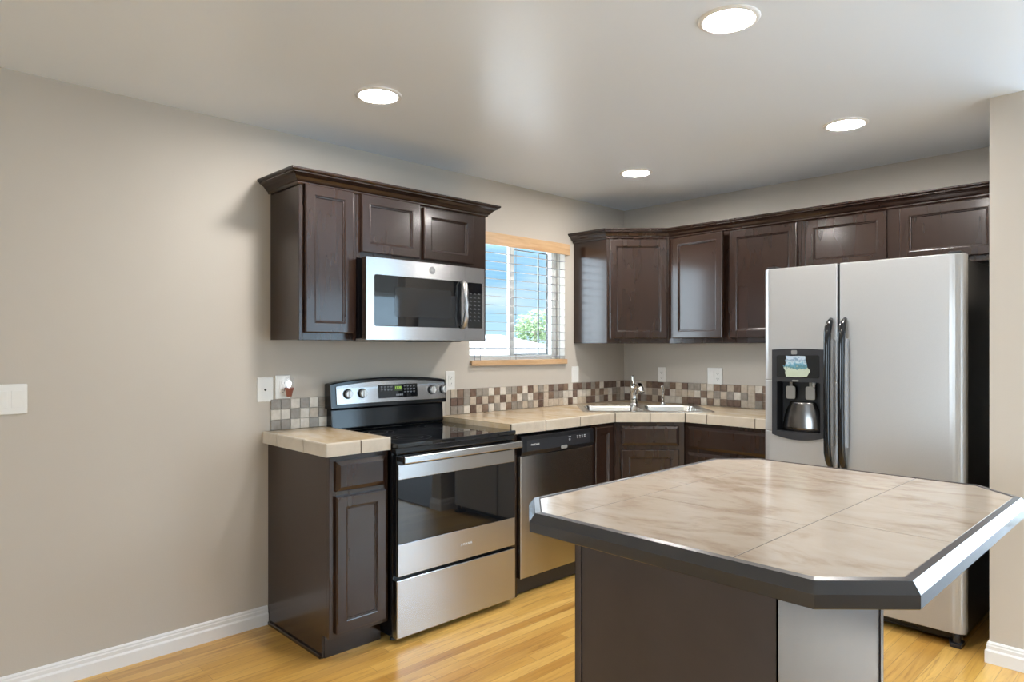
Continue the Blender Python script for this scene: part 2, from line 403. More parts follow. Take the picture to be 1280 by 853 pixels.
# ------------------------------------------------------------------ the setting
FX0, FX1, FY0 = -8.1, 1.9, -5.3
g = G().box(FX0 - .15, FX1 + .15, FY0 - .15, .15, -.12, 0); struct('floor', g, 'oak_floor')
g = G().box(-.86, FX1, FY0, -2.705, 0.0005, 0.012); struct('floor_carpet', g, 'grey_carpet')
g = G().box(FX0 - .15, FX1 + .15, FY0 - .15, .15, CEIL, CEIL + .12); struct('ceiling', g, 'ceiling_paint')
g = G()
g.box(FX0, WX0, 0, .15, 0, CEIL).box(WX1, FX1, 0, .15, 0, CEIL).box(WX0, WX1, 0, .15, 0, WZ0).box(WX0, WX1, 0, .15, WZ1, CEIL)
struct('wall_north', g, 'wall_paint')
struct('wall_east', G().box(0, .12, -2.57, 0, 0, CEIL), 'wall_paint')
struct('wall_partition', G().box(-.85, .12, -2.692, -2.571, 0, CEIL), 'wall_paint')
def wall_with_openings(name, fixed, axis, a0, a1, openings, t):
    g = G(); prev = a0
    def B(p, q, z0, z1):
        if axis == 'x': g.box(p, q, fixed, fixed + t, z0, z1)
        else: g.box(fixed, fixed + t, p, q, z0, z1)
    for (o0, o1, z0, z1) in openings:
        B(prev, o0, 0, CEIL)
        if z0 > 0: B(o0, o1, 0, z0)
        B(o0, o1, z1, CEIL); prev = o1
    B(prev, a1, 0, CEIL)
    return struct(name, g, 'wall_paint')
wall_with_openings('wall_south', FY0, 'x', FX0, FX1, [(-3.0, -1.2, .03, 2.08), (-.5, 1.1, .4, 2.1)], -.12)
wall_with_openings('wall_dining', FX1, 'y', FY0, 0, [(-5.05, -3.05, .03, 2.08)], .12)
wall_with_openings('wall_west', FX0, 'y', FY0, 0, [(-3.65, -1.15, .7, 2.1)], -.12)
def frame_window(name, axis, fixed, a0, a1, z0, z1, bars, hbars=()):
    """glazing seen only in reflections: frame, bars and a pane"""
    g = G(); w = .05
    def B(p, q, lo, hi, d=.04):
        if axis == 'x': g.box(p, q, fixed - d / 2, fixed + d / 2, lo, hi)
        else: g.box(fixed - d / 2, fixed + d / 2, p, q, lo, hi)
    B(a0, a0 + w, z0, z1); B(a1 - w, a1, z0, z1); B(a0 + w, a1 - w, z0, z0 + w); B(a0 + w, a1 - w, z1 - w, z1)
    for b in bars: B(b - .025, b + .025, z0 + w, z1 - w)
    for h in hbars: B(a0 + w, a1 - w, h - .01, h + .01, .02)
    o = struct(name, g, 'vinyl_white')
    p = G()
    if axis == 'x': p.box(a0 + w, a1 - w, fixed - .003, fixed + .003, z0 + w, z1 - w)
    else: p.box(fixed - .003, fixed + .003, a0 + w, a1 - w, z0 + w, z1 - w)
    obj('pane', p, 'window_glass', o)
frame_window('window_2', 'x', FY0 - .06, -3.0, -1.2, .03, 2.08, (-2.1,))  # unseen window made up for the patio fill lamp
frame_window('window_3', 'x', FY0 - .06, -.5, 1.1, .4, 2.1, (.3,), (.8, 1.2, 1.65))
frame_window('window_4', 'y', FX1 + .06, -5.05, -3.05, .03, 2.08, (-4.05,))
frame_window('window_5', 'y', FX0 - .06, -3.65, -1.15, .7, 2.1, (-2.4,))  # unseen window made up for the west fill lamp
# baseboards
BB = [(0, 0), (-.015, 0), (-.015, .052), (-.013, .056), (-.0105, .060), (-.0105, .074), (-.008, .079), (-.008, .085), (-.004, .092), (0, .092)]
struct('baseboard_north', G().prism(BB, FX0, -2.9115, 'x'), 'white_trim')
struct('baseboard_south', G().prism([(FY0 - y, z) for y, z in BB], -1.15, -.5, 'x'), 'white_trim')
g = G()
L = []
for (p, q) in (((-.55, -2.571), (0, 1)), ((-.85, -2.571), (-1, 1)), ((-.85, -2.692), (-1, -1)), ((-.2, -2.692), (0, -1))):
    L.append([(p[0] + q[0] * -a, p[1] + q[1] * -a, z) for a, z in BB])
g.loops(L, 0, True, True); struct('baseboard_partition', g, 'white_trim')

# kitchen window
w = struct('window_1', G().box(WX0, WX0 + .05, .085, .135, WZ0, WZ1).box(WX1 - .05, WX1, .085, .135, WZ0, WZ1)
           .box(WX0 + .05, WX1 - .05, .085, .135, WZ0, WZ0 + .05).box(WX0 + .05, WX1 - .05, .085, .135, WZ1 - .026, WZ1)
           .box(-1.164, -1.116, .098, .120, WZ0 + .05, WZ1 - .026), 'vinyl_white', .004)
obj('pane', G().box(WX0 + .05, -1.164, .106, .112, WZ0 + .05, WZ1 - .026), 'window_glass', w)
obj('pane', G().box(-1.116, WX1 - .05, .106, .112, WZ0 + .05, WZ1 - .026), 'window_glass', w)
obj('screen_frame', G().box(WX1 - .062, WX1 - .05, .120, .126, WZ0 + .05, WZ1 - .05).box(-1.112, -1.104, .120, .126, WZ0 + .05, WZ1 - .05)
    .box(-1.104, WX1 - .062, .120, .126, WZ0 + .05, WZ0 + .058).box(-1.104, WX1 - .062, .120, .126, WZ1 - .058, WZ1 - .05), 'black_plastic', w)
obj('grid_bar', G().box(-.864, -.854, .1125, .118, WZ0 + .05, WZ1 - .05).box(-1.112, WX1 - .062, .1125, .118, 1.352, 1.360).box(WX0 + .05, -1.168, .1125, .118, 1.352, 1.360), 'print_grey', w)

# ------------------------------------------------------------------ outdoors beyond the kitchen window
struct('ground_outside', G().box(-40, 40, .16, 60, -.35, -.25), 'pale_concrete')
fx = thing('fence', 'white panel fence across the yard seen low through the window', 'fence', (3.0, 9.0, -.25))
g = G()
for i in range(60):
    x = -9 + i * .3; g.box(x, x + .285, -.02, .02, 0.1, 1.62)
obj('panel', g, 'pale_roof', fx)
obj('rail', G().box(-9, 9, -.045, -.021, 1.42, 1.50).box(-9, 9, -.045, -.021, .3, .38), 'pale_siding', fx)
for i in range(8): obj('post', G().box(-9.0 + i * 2.5, -8.9 + i * 2.5, -.15, -.046, 0, 1.72), 'pale_roof', fx, .01)
hs = thing('house', 'pale neighbouring house with a low white gable roof beyond the fence', 'house', (15.9, 18.9, -.25), -PI / 4)
obj('wall', G().box(-2.9, 2.9, 0, 7, 0, 1.45), 'pale_siding', hs)
obj('roof', G().prism([(-3.2, 1.44), (3.2, 1.44), (3.2, 1.56), (.3, 2.18), (-.3, 2.18), (-3.2, 1.56)], -.4, 7.4, 'y'), 'pale_roof', hs)
tr = thing('tree', 'leafy green tree rising behind the pale house outside the window', 'tree', (23.5, 23.6, -.25))
obj('trunk', G().tube([(0, 0, 0), (.05, 0, 1.2), (0, .05, 2.6)], [.16, .13, .08]), 'bark', tr)
g = G(); rnd = random.Random(3)
for i in range(1500):
    while True:
        p = Vector((rnd.uniform(-1, 1), rnd.uniform(-1, 1), rnd.uniform(-1, 1)))
        if p.length < 1: break
    c = Vector((p.x * 1.25, p.y * 1.25, 2.75 + p.z * .95 + .2 * math.sin(p.x * 5)))
    a = Vector((rnd.gauss(0, 1), rnd.gauss(0, 1), rnd.gauss(0, 1))).normalized(); b_ = a.orthogonal().normalized(); s_ = rnd.uniform(.08, .16)
    g.add([c - a * s_, c + b_ * s_ * .5, c + a * s_, c - b_ * s_ * .5], [(0, 1, 2, 3)])
obj('crown', g, 'leaf', tr)

# ------------------------------------------------------------------ cabinet builders (local: x along the front, -y out of the wall, z up)
def door_panel(name, x0, x1, z0, z1, yb, parent, t=.020, stile=.052):
    s = min(stile, (x1 - x0) * .27)
    prof = [(0, yb), (0, yb - t + .005), (.002, yb - t + .0015), (.006, yb - t), (s - .006, yb - t), (s - .002, yb - t + .0015), (s, yb - t + .006), (s + .004, yb - t + .0065), (s + .007, yb - t + .0115)]
    return obj(name, G().rect_profile(x0, x1, z0, z1, prof), 'espresso_wood', parent)
def drawer_front(name, x0, x1, z0, z1, yb, parent, t=.020):
    prof = [(0, yb), (0, yb - t + .010), (.003, yb - t + .008), (.016, yb - t + .001), (.019, yb - t)]
    return obj(name, G().rect_profile(x0, x1, z0, z1, prof), 'espresso_wood', parent)
def upper_box(t, w, d, z0, z1, shift=0):
    obj('carcass', G().box(0, w, -d + .019, -.001, z0, z1), 'espresso_wood', t, .0015)
    obj('face_frame', G().box(-.002, w + (.0 if shift else .002), -d, -d + .0188, z0 - .001, z1), 'espresso_wood', t, .0015)

UZ0, UZ1, UD = 1.398, 2.150, .305
ul = thing('wall_cabinet', 'narrow dark brown wall cabinet with one tall door left of the microwave', 'cabinet', (-2.896, 0, 0))
obj('carcass', G().box(0, .298, -UD + .019, -.001, UZ0, UZ1), 'espresso_wood', ul, .0015)
obj('face_frame', G().box(-.003, .298, -UD, -UD + .0188, UZ0 - .002, UZ1), 'espresso_wood', ul, .0015)
door_panel('door', .020, .276, 1.430, 2.122, -UD, ul)
um = thing('wall_cabinet', 'short dark brown wall cabinet with two small doors above the microwave', 'cabinet', (-2.5975, 0, 0))
obj('carcass', G().box(0, .852, -UD + .019, -.001, 1.806, UZ1), 'espresso_wood', um, .0015)
obj('face_frame', G().box(0, .856, -UD, -UD + .0188, 1.804, UZ1), 'espresso_wood', um, .0015)
obj('end_panel', G().box(.760, .852, -UD + .019, -.001, UZ0, 1.8055).box(.757, .856, -UD, -UD + .0188, UZ0 - .002, 1.8035), 'espresso_wood', um, .0015)
door_panel('door', .020, .375, 1.832, 2.122, -UD, um)
door_panel('door', .402, .752, 1.832, 2.108, -UD, um)

CROWN = [(.0, 2.116), (.006, 2.116), (.010, 2.122), (.010, 2.128), (.016, 2.131), (.022, 2.137), (.030, 2.148), (.042, 2.157), (.052, 2.161), (.052, 2.166), (.058, 2.168), (.063, 2.173), (.063, 2.181), (.0, 2.181)]
def crown(name, pts, label, mitre):
    """pts: polyline at the cabinet face, mitre: outward vector at each point"""
    L = [[(p[0] + q[0] * a, p[1] + q[1] * a, z) for a, z in CROWN] for p, q in zip(pts, mitre)]
    o = obj(name, G().loops(L, 0, True, True), 'espresso_wood'); tag(o, label, 'moulding'); return o
fy = -UD - .0005
crown('crown_moulding', [(-2.9, -.001), (-2.9, fy), (-1.7405, fy), (-1.7405, -.001)], 'stepped dark crown moulding along the top of the cabinets over the microwave', [(-1, 0), (-1, -1), (1, -1), (1, 0)])

# microwave -------------------------------------------------------------------------------------------
mw = thing('microwave', 'stainless steel over-the-range microwave with black window under the short wall cabinet', 'microwave', (-2.606, 0, 0))
MW = .760; my = -.412
obj('body', G().box(.010, MW - .012, -.372, -.002, 1.405, 1.800), 'black_enamel', mw, .003)
obj('underside', G().box(.012, MW - .014, -.40, -.02, 1.396, 1.4045, 0).box(.10, .33, -.33, -.12, 1.392, 1.396, 1).box(.43, .66, -.33, -.12, 1.392, 1.396, 1).box(.28, .48, -.395, -.35, 1.391, 1.396, 1), ['grey_plastic', 'black_plastic'], mw, .002)
def frame_front(x0, x1, z0, z1, hx0, hx1, hz0, hz1, y0, y1):
    g = G(); g.box(x0, x1, y1, y0, z0, hz0).box(x0, x1, y1, y0, hz1, z1).box(x0, hx0, y1, y0, hz0, hz1).box(hx1, x1, y1, y0, hz0, hz1); return g
def ring_plate(x0, x1, z0, z1, inner, y0, y1):
    """front plate with a rounded opening; faces -y"""
    g2 = G(); plate_with_holes(g2, [(x0, z0), (x1, z0), (x1, z1), (x0, z1)], [inner], -y0, -y1)
    g2.v = [(a, -c, b) for a, b, c in g2.v]; return g2
md = obj('door', ring_plate(0, .617, 1.400, 1.800, rrect(.318, 1.592, .548, .252, .012), -.373, my), 'brushed_steel', mw, .003)
obj('door_window', G().prism(rrect(.318, 1.592, .546, .250, .012), my + .003, my + .02, 'y'), 'black_glass', md)
obj('inner_window', G().prism(rrect(.345, 1.590, .36, .15, .008), my + .0022, my + .0029, 'y'), 'smoked_glass', md)
obj('handle', G().tube([(.600, my - .001, 1.470), (.600, my - .022, 1.484), (.600, my - .032, 1.53), (.600, my - .035, 1.592), (.600, my - .032, 1.655), (.600, my - .022, 1.702), (.600, my - .001, 1.716)], .013, 12, sx=1.1), 'satin_metal', md)
bd = obj('badge', G().lathe([(.019, my - .0005), (.019, my - .002), (.0175, my - .0025), (.0165, my - .002)], (.395, 0, 1.762), 'y', 28), 'badge_grey', md)
text('badge_letters', 'GE', .017, bd, 'brushed_steel', (.395, my - .0022, 1.762), .0006, .8)
mc = obj('control_panel', ring_plate(.6185, MW, 1.400, 1.800, rrect(.690, 1.592, .104, .250, .004), -.373, my), 'brushed_steel', mw, .003)
obj('keypad', G().prism(rrect(.690, 1.592, .102, .248, .004), my + .002, my + .02, 'y'), 'black_glass', mc)
g = G()
for r in range(8):
    for c in range(3):
        x = .660 + c * .030; z = 1.655 - r * .021
        g.box(x - .009, x + .009, my + .0012, my + .0018, z - .0012, z + .0012).box(x - .006, x + .004, my + .0012, my + .0018, z + .004, z + .006)
obj('keypad_print', g, 'print_dim', mc)

# left base cabinet -----------------------------------------------------------------------------------
bl = thing('base_cabinet', 'narrow dark brown base cabinet with a drawer over a door left of the range', 'cabinet', (-2.9085, 0, 0))
BW = .299; BD = .60
obj('carcass', G().prism([(-.001, 0), (-.001, .892), (-BD + .019, .892), (-BD + .019, .105), (-.535, .105), (-.535, 0)], 0, BW, 'x'), 'espresso_wood', bl, .0015)
obj('face_frame', G().box(-.001, BW, -BD, -BD + .0188, .102, .892), 'espresso_wood', bl, .0015)
obj('toe_board', G().box(.012, BW, -.539, -.5355, .0, .104), 'espresso_wood', bl)
obj('shoe_moulding', G().box(-.010, -.0005, -.535, -.016, 0, .018), 'espresso_wood', bl, .006, 3)
drawer_front('drawer', .026, .279, .737, .868, -BD, bl)
door_panel('door', .026, .279, .122, .715, -BD, bl)

# countertops -----------------------------------------------------------------------------------------
CZ0, CZ1 = .8935, .950
def edge_tiles(g, p, q, n, t=.012, m=0, z0=CZ0, z1=CZ1 + .002, first=None):
    p, q = Vector(p), Vector(q); d = q - p; Ln = d.length; d.normalize(); nrm = Vector((d.y, -d.x))
    cuts = [Ln * i / n for i in range(n + 1)] if first is None else first
    for a, b in zip(cuts[:-1], cuts[1:]):
        a += .0030; b -= .0030
        c = [p + d * a - nrm * t, p + d * b - nrm * t, p + d * b, p + d * a]
        prof = [(0, z0), (0, z1 - .006), (.0018, z1 - .0018), (.006, z1), (t, z1), (t, z0)]
        L = [[tuple(o_ - nrm * k) + (z,) for k, z in prof] for o_ in (p + d * a, p + d * b)]
        g.loops(L, m, True, True)
cl = thing('countertop', 'small beige tiled countertop piece left of the range', 'countertop', (-2.607, 0, 0))
X0 = -.329; YF = -.625
obj('tile_top', G().box(X0 + .013, -.001, YF + .013, -.001, .900, CZ1), 'counter_tile', cl)
obj('substrate', G().box(X0 + .003, -.001, YF + .003, -.001, CZ0 + .0005, .8995).box(X0 + .0035, X0 + .0129, YF + .0035, -.001, .8996, .9475).box(X0 + .0129, -.001, YF + .0035, YF + .0129, .8996, .9475), 'grout', cl)
g = G(); edge_tiles(g, (X0, -.001), (X0, YF), 3, first=[0, .155, .42, .624]); edge_tiles(g, (X0, YF), (-.001, YF), 2, first=[0, .17, .328])
obj('edge_tile', g, 'edge_tile', cl)

cr = thing('countertop', 'long beige tiled countertop wrapping the corner under the window around the sink', 'countertop', (0, 0, 0))
P_ = [(-1.842, -.001), (-1.842, YF), (-.934, YF), (-.625, -.934), (-.625, -1.524), (-.001, -1.524), (-.001, -.001)]
SD = (-.78, -.78)
def sink_pt(x, y):      # sink local (x right, y towards the corner) -> world
    a = -PI / 4; return (SCX + x * math.cos(a) - y * math.sin(a), SCY + x * math.sin(a) + y * math.cos(a))
SCX = SCY = -.5625
hole = [sink_pt(*p) for p in rrect(0, -.03, .795, .46, .06, 5)]
ins = [(-1.842, -.001), (-1.842, YF + .013), (-.9285, YF + .013), (-.612, -.9285), (-.612, -1.524), (-.001, -1.524), (-.001, -.001)]
obj('tile_top', plate_with_holes(G(), ins, [hole], .900, CZ1), 'counter_tile', cr)
g = G(); sub = [(-1.842, -.001), (-1.842, YF + .0035), (-.9325, YF + .0035), (-.6215, -.9325), (-.6215, -1.524), (-.001, -1.524), (-.001, -.001)]
plate_with_holes(g, sub, [hole], CZ0 + .0005, .8995)
for a, b, c, d in ((1, 2, 2, 1), (2, 3, 3, 2), (3, 4, 4, 3)):
    g.prism([sub[a], sub[b], ins[c], ins[d]], .8996, .947)
obj('substrate', g, 'grout', cr)
g = G(); edge_tiles(g, P_[1], P_[2], 3, first=[0, .27, .57, .905]); edge_tiles(g, P_[2], P_[3], 2); edge_tiles(g, P_[3], P_[4], 3, first=[.003, .15, .46, .59])
obj('edge_tile', g, 'edge_tile', cr)

# backsplashes ----------------------------------------------------------------------------------------
def mosaic(g, axis, a0, n, z0, rows, sign, rnd, rowsgiven=None, weights=(5, 4, 3, 3, 2)):
    p = .0515
    for r in range(rows):
        last = -1
        for i in range(n):
            if rowsgiven and i < len(rowsgiven[r]): k = int(rowsgiven[r][i])
            else:
                dark = (i + r) % 2 == 0
                if rnd.random() < .22: dark = not dark
                k = rnd.choice((2, 3, 3, 4, 4)) if dark else rnd.choice((0, 1, 1, 0, 2))
            s0 = a0 + sign * i * p; s1 = s0 + sign * (p - .003)
            lo, hi = min(s0, s1), max(s0, s1); zz = z0 + (rows - 1 - r) * p
            if axis == 'x': g.box(lo, hi, -.010, -.004, zz, zz + p - .003, k + 1)
            else: g.box(-.010, -.004, lo, hi, zz, zz + p - .003, k + 1)
BZ = CZ1 + .002
g = G().box(-2.8975, -2.586, -.0041, -.0006, BZ - .001, BZ + .1545, 0)
mosaic(g, 'x', -2.896, 6, BZ, 3, 1, random.Random(2), ['220202', '002012', '220020'])
o = obj('tile_backsplash', g, ['mosaic_grout'] + MOS, None, .0008, 1); tag(o, 'short piece of grey and cream mosaic tile backsplash left of the range', 'backsplash')
g = G().box(-1.795, -.0006, -.0041, -.0006, BZ - .001, BZ + .1545, 0).box(-.0041, -.0006, -1.522, -.0042, BZ - .001, BZ + .1545, 0)
mosaic(g, 'x', -.0115, 34, BZ, 3, -1, random.Random(11))
mosaic(g, 'y', -.0115, 29, BZ, 3, -1, random.Random(5))
o = obj('tile_backsplash', g, ['mosaic_grout'] + MOS, None, .0008, 1); tag(o, 'long brown and cream mosaic tile backsplash turning the corner behind the sink', 'backsplash')

# range -----------------------------------------------------------------------------------------------
rg = thing('range', 'freestanding stainless steel and black electric range between counters', 'stove', (-2.6045, 0, 0))
RW = .757; ry = -.662
obj('body', G().box(.002, RW - .002, -.625, -.03, .03, .900), 'black_enamel', rg, .003)
for x in (.04, RW - .04):
    for y in (-.58, -.08): obj('foot', G().lathe([(.018, 0), (.018, .008), (.010, .010), (.010, .0298)], (x, y, 0), 'z', 12), 'black_plastic', rg)
ct = obj('cooktop', G().box(0, RW, ry - .004, -.052, .9005, .922), 'black_glass', rg, .005, 3)
g = G()
for cx, cy, r in ((.19, -.50, .105), (.57, -.50, .085), (.19, -.22, .08), (.57, -.22, .105)):
    for rr in (r, r * .62):
        L = [[(cx + q * math.cos(2 * PI * i / 40), cy + q * math.sin(2 * PI * i / 40), .9223) for i in range(40)] for q in (rr - .0012, rr + .0012)]
        obj('burner_ring', G().loops(L, 0, False, False), 'charcoal_plastic', ct)
obj('control_strip', G().box(.001, RW - .001, ry + .004, -.6252, .872, .9004), 'black_enamel', rg, .003)
# backguard
bg = obj('backguard', G().prism([(-.004, .9225), (-.050, .9225), (-.062, .935), (-.055, 1.035), (-.030, 1.045), (-.004, 1.045)], .012, RW - .012, 'x'), 'black_enamel', rg, .004, 3)
N = 24; top = []
def arch(x): return 1.172 + .026 * (1 - ((x - RW / 2) / (RW / 2)) ** 2) ** .8 if 0 < x < RW else 1.172
cpts = [(0, 1.040), (RW, 1.040)] + [(RW - RW * i / N, arch(RW - RW * i / N)) for i in range(N + 1)]
hd = obj('control_head', G().loops([[(x, -.004, z) for x, z in cpts], [(x, -.078 + (z - 1.04) * .10, z) for x, z in cpts]], 0, True, True), 'black_enamel', rg, .006, 3)
def hy(z): return -.078 + (z - 1.04) * .10
def slab(x0, x1, z0, z1, t, off=0.0, arched=0.0):
    g = G(); n = 12; xs = [x0 + (x1 - x0) * i / n for i in range(n + 1)]
    pts = [(x0, z0), (x1, z0)] + [(x, z1 + arched * (1 - ((x - (x0 + x1) / 2) / ((x1 - x0) / 2)) ** 2)) for x in xs[::-1]]
    return g.loops([[(x, hy(z) - off, z) for x, z in pts], [(x, hy(z) - off - t, z) for x, z in pts]], 0, True, True)
fp = obj('fascia', slab(.030, RW - .012, 1.064, 1.158, .005, .0005, .022), 'brushed_steel', hd, .001)
dp = obj('display', slab(.284, .545, 1.084, 1.157, .0012, .0058), 'black_glass', hd)
obj('clock_window', slab(.386, .440, 1.120, 1.152, .0006, .0072), 'display_dim', dp)
tx = text('clock_digits', '12:20', .019, dp, 'display_green', (.413, hy(1.137) - .0082, 1.137))
for xb in (.300, .452):
    g = G()
    for r in range(3):
        for c in range(4):
            x = xb + c * .021; z = 1.146 - r * .016
            if r == 2 and xb < .4: continue
            g.box(x, x + .012, hy(z) - .0078, hy(z) - .0071, z - .0016, z + .0016).box(x + .002, x + .009, hy(z) - .0078, hy(z) - .0071, z - .0066, z - .0050)
    obj('key_print', g, 'print_grey', dp)
g = G()
for c in range(4): g.box(.398 + c * .012, .407 + c * .012, hy(1.1) - .0078, hy(1.1) - .0071, 1.094, 1.103)
obj('key_print', g, 'print_grey', dp)
for kx in (.096, .183, .646, .735 - .004):
    k = obj('knob', G().lathe([(.026, hy(1.116) - .0058), (.026, hy(1.116) - .010), (.0225, hy(1.116) - .012)], (kx, 0, 1.117), 'y', 28), 'black_plastic', hd)
    obj('knob_cap', G().lathe([(.0205, hy(1.116) - .0122), (.0195, hy(1.116) - .026), (.017, hy(1.116) - .028)], (kx, 0, 1.117), 'y', 28).box(kx - .0045, kx + .0045, hy(1.116) - .036, hy(1.116) - .0283, 1.098, 1.136), 'knob_metal', k, .001)
# oven door
dr = obj('oven_door', G().box(.004, RW - .004, ry + .006, -.6255, .312, .868), 'black_enamel', rg, .004, 3)
obj('top_panel', G().box(.010, RW - .008, ry - .001, ry + .0058, .757, .822), 'brushed_steel', dr, .0015)
obj('oven_window', G().box(.010, RW - .008, ry, ry + .0058, .461, .7565), 'black_glass', dr)
lp = obj('bottom_panel', G().box(.008, RW - .006, ry - .001, ry + .0058, .314, .4605), 'brushed_steel', dr, .0015)
text('lettering', 'AMANA', .017, lp, 'print_white', (.415, ry - .0012, .387), .0004, 1.35)
hb = obj('handle', G().prism(rrect(ry - .050, .853, .018, .034, .006, 4), .006, RW - .006, 'x'), 'brushed_steel', dr, .001)
for x in (.010, RW - .034): obj('handle_post', G().box(x, x + .024, ry - .0408, ry + .0058, .842, .862), 'black_plastic', hb, .002)
ob = obj('storage_drawer', G().box(.002, RW - .002, ry, -.6255, .030, .297, 0), 'brushed_steel', rg, .004, 3)

# filler + dishwasher -----------------------------------------------------------------------------------
o = obj('filler_strip', G().box(-1.842, -1.776, -.60, -.58, .0, .892), 'espresso_wood', None, .0015); tag(o, 'narrow dark filler strip between the range and the dishwasher', 'cabinet')
dw = thing('dishwasher', 'stainless steel dishwasher with black control panel right of the range', 'dishwasher', (-1.774, 0, 0))
DW = .620; dy = -.622
obj('tub', G().box(.004, DW - .004, -.575, -.02, .03, .885), 'dark_recess', dw)
obj('kick_plate', G().box(.004, DW - .004, -.548, -.5755 + .03, .0, .0295).box(.004, DW - .004, -.590, -.5755, .010, .094), 'black_plastic', dw, .002)
dd = obj('door', G().box(.003, DW - .003, dy, -.5755, .098, .768), 'brushed_steel', dw, .004, 3)
cp = obj('control_panel', G().prism([(-.5755, .771), (dy - .004, .771), (dy - .012, .792), (dy - .008, .874), (-.5755, .882)], .003, DW - .003, 'x'), 'black_plastic', dw, .004, 3)
obj('grip_recess', G().box(.04, DW - .04, dy - .0132, dy - .0105, .792, .852), 'charcoal_plastic', cp, .002)
obj('latch', G().prism(rrect(.345, .790, .055, .020, .008), dy - .016, dy - .0108, 'y'), 'grey_plastic', cp, .002)
text('lettering', 'FRIGIDAIRE', .014, cp, 'print_white', (.105, dy - .0135, .826), .0004, .95)
for bx, br, bz in ((.462, .005, .833), (.484, .005, .833), (.506, .005, .833), (.528, .005, .833), (.392, .007, .828)):
    obj('button', G().lathe([(br, dy - .0125), (br, dy - .016)], (bx, 0, bz), 'y', 14), 'print_grey', cp)
g = G()
for i in range(4): g.box(.456 + i * .022, .468 + i * .022, dy - .0136, dy - .0128, .841, .844)
obj('button_print', g, 'print_white', cp)
obj('button_print', G().box(.382, .404, dy - .0136, dy - .0128, .842, .845), 'print_white', cp)

# corner base units -----------------------------------------------------------------------------------
bn = thing('base_cabinet', 'slim dark base cabinet with one narrow door right of the dishwasher', 'cabinet', (-1.1515, 0, 0))
obj('carcass', G().prism([(-.001, 0), (-.001, .892), (-BD + .019, .892), (-BD + .019, .105), (-.535, .105), (-.535, 0)], 0, .236, 'x'), 'espresso_wood', bn, .0015)
obj('face_frame', G().box(0, .236, -BD, -BD + .0188, .102, .892), 'espresso_wood', bn, .0015)
door_panel('door', .031, .206, .122, .873, -BD, bn)
sb = thing('sink_cabinet', 'diagonal dark corner cabinet with false drawer front and door under the sink', 'cabinet', (-.757, -.757, 0), -PI / 4)
FW = .2215     # half width of the diagonal face
obj('face_frame', G().box(-FW, FW, -.0005, .019, .102, .892), 'espresso_wood', sb, .0015)
obj('side_panel', G().prism([(-FW, .020), (-FW + .018, .020), (-.632 + .018, .430), (-.632, .430)], .0, .880).prism([(FW - .018, .020), (FW, .020), (.632, .430), (.632 - .018, .430)], .0, .880), 'espresso_wood', sb)
obj('toe_board', G().box(-FW - .03, FW + .03, .066, .080, 0, .1015), 'espresso_wood', sb)
drawer_front('false_drawer', -FW + .042, FW - .036, .742, .868, -.0005, sb)
door_panel('door', -FW + .042, FW - .036, .122, .718, -.0005, sb)
bd_ = thing('drawer_cabinet', 'dark drawer base cabinet between the corner sink cabinet and the fridge', 'cabinet', (0, -.917, 0), -PI / 2)
obj('carcass', G().prism([(-.001, 0), (-.001, .892), (-BD + .019, .892), (-BD + .019, .105), (-.535, .105), (-.535, 0)], .001, .606, 'x'), 'espresso_wood', bd_, .0015)
obj('face_frame', G().box(.001, .606, -BD, -BD + .0188, .102, .892), 'espresso_wood', bd_, .0015)
for z0, z1 in ((.728, .868), (.545, .708), (.335, .525), (.122, .315)): drawer_front('drawer', .026, .590, z0, z1, -BD, bd_)

# sink, faucet, sprayer --------------------------------------------------------------------------------
sk = thing('sink', 'stainless steel double bowl sink set diagonally into the corner countertop', 'sink', (SCX, SCY, 0), -PI / 4)
b1 = rrect(-.198, -.035, .365, .400, .06, 6); b2 = rrect(.198, -.035, .365, .400, .06, 6)
g = G(); plate_with_holes(g, rrect(0, 0, .838, .559, .03, 5), [b1, b2], CZ1 + .0005, CZ1 + .006)
obj('rim', g, 'sink_steel', sk, .002)
for cx in (-.198, .198):
    L = []
    for inset, z in ((0, CZ1 + .0055), (.004, CZ1 - .004), (.010, CZ1 - .13), (.022, CZ1 - .165), (.055, CZ1 - .178), (.13, CZ1 - .182)):
        L.append([(x, y, z) for x, y in rrect(cx, -.035, .365 - 2 * inset, .400 - 2 * inset, max(.06 - inset * .3, .02), 6)])
    bw = obj('bowl', G().loops(L, 0, False, True, True), 'sink_steel', sk)
    obj('drain', G().lathe([(.043, CZ1 - .181), (.043, CZ1 - .178), (.034, CZ1 - .178), (.030, CZ1 - .1805)], (cx, -.035, 0), 'z', 24), 'chrome', bw)
fc = thing('faucet', 'chrome single lever kitchen faucet standing behind the sink bowls', 'faucet', (*sink_pt(-.012, .232), CZ1 + .006), -PI / 4)
obj('base', G().lathe([(.032, 0), (.032, .006), (.026, .012), (.024, .016)], n=24), 'chrome', fc)
obj('body', G().lathe([(.026, .016), (.024, .05), (.025, .09), (.030, .115), (.027, .135), (.014, .148)], n=24), 'chrome', fc)
obj('spout', G().tube([(0, -.005, .085), (.006, -.04, .120), (.012, -.09, .145), (.016, -.15, .145), (.018, -.185, .120), (.018, -.195, .095)], [.020, .020, .019, .019, .020, .021], 14), 'chrome', fc)
obj('lever', G().tube([(0, .0, .140), (-.004, .012, .165), (-.008, .022, .200), (-.008, .024, .208)], [.011, .009, .010, .006], 12), 'chrome', fc)
sy = thing('side_sprayer', 'slim chrome side sprayer right of the faucet on the sink ledge', 'sprayer', (*sink_pt(.190, .235), CZ1 + .006), -PI / 4)
obj('collar', G().lathe([(.022, 0), (.022, .008), (.015, .018), (.013, .022)], n=20), 'chrome', sy)
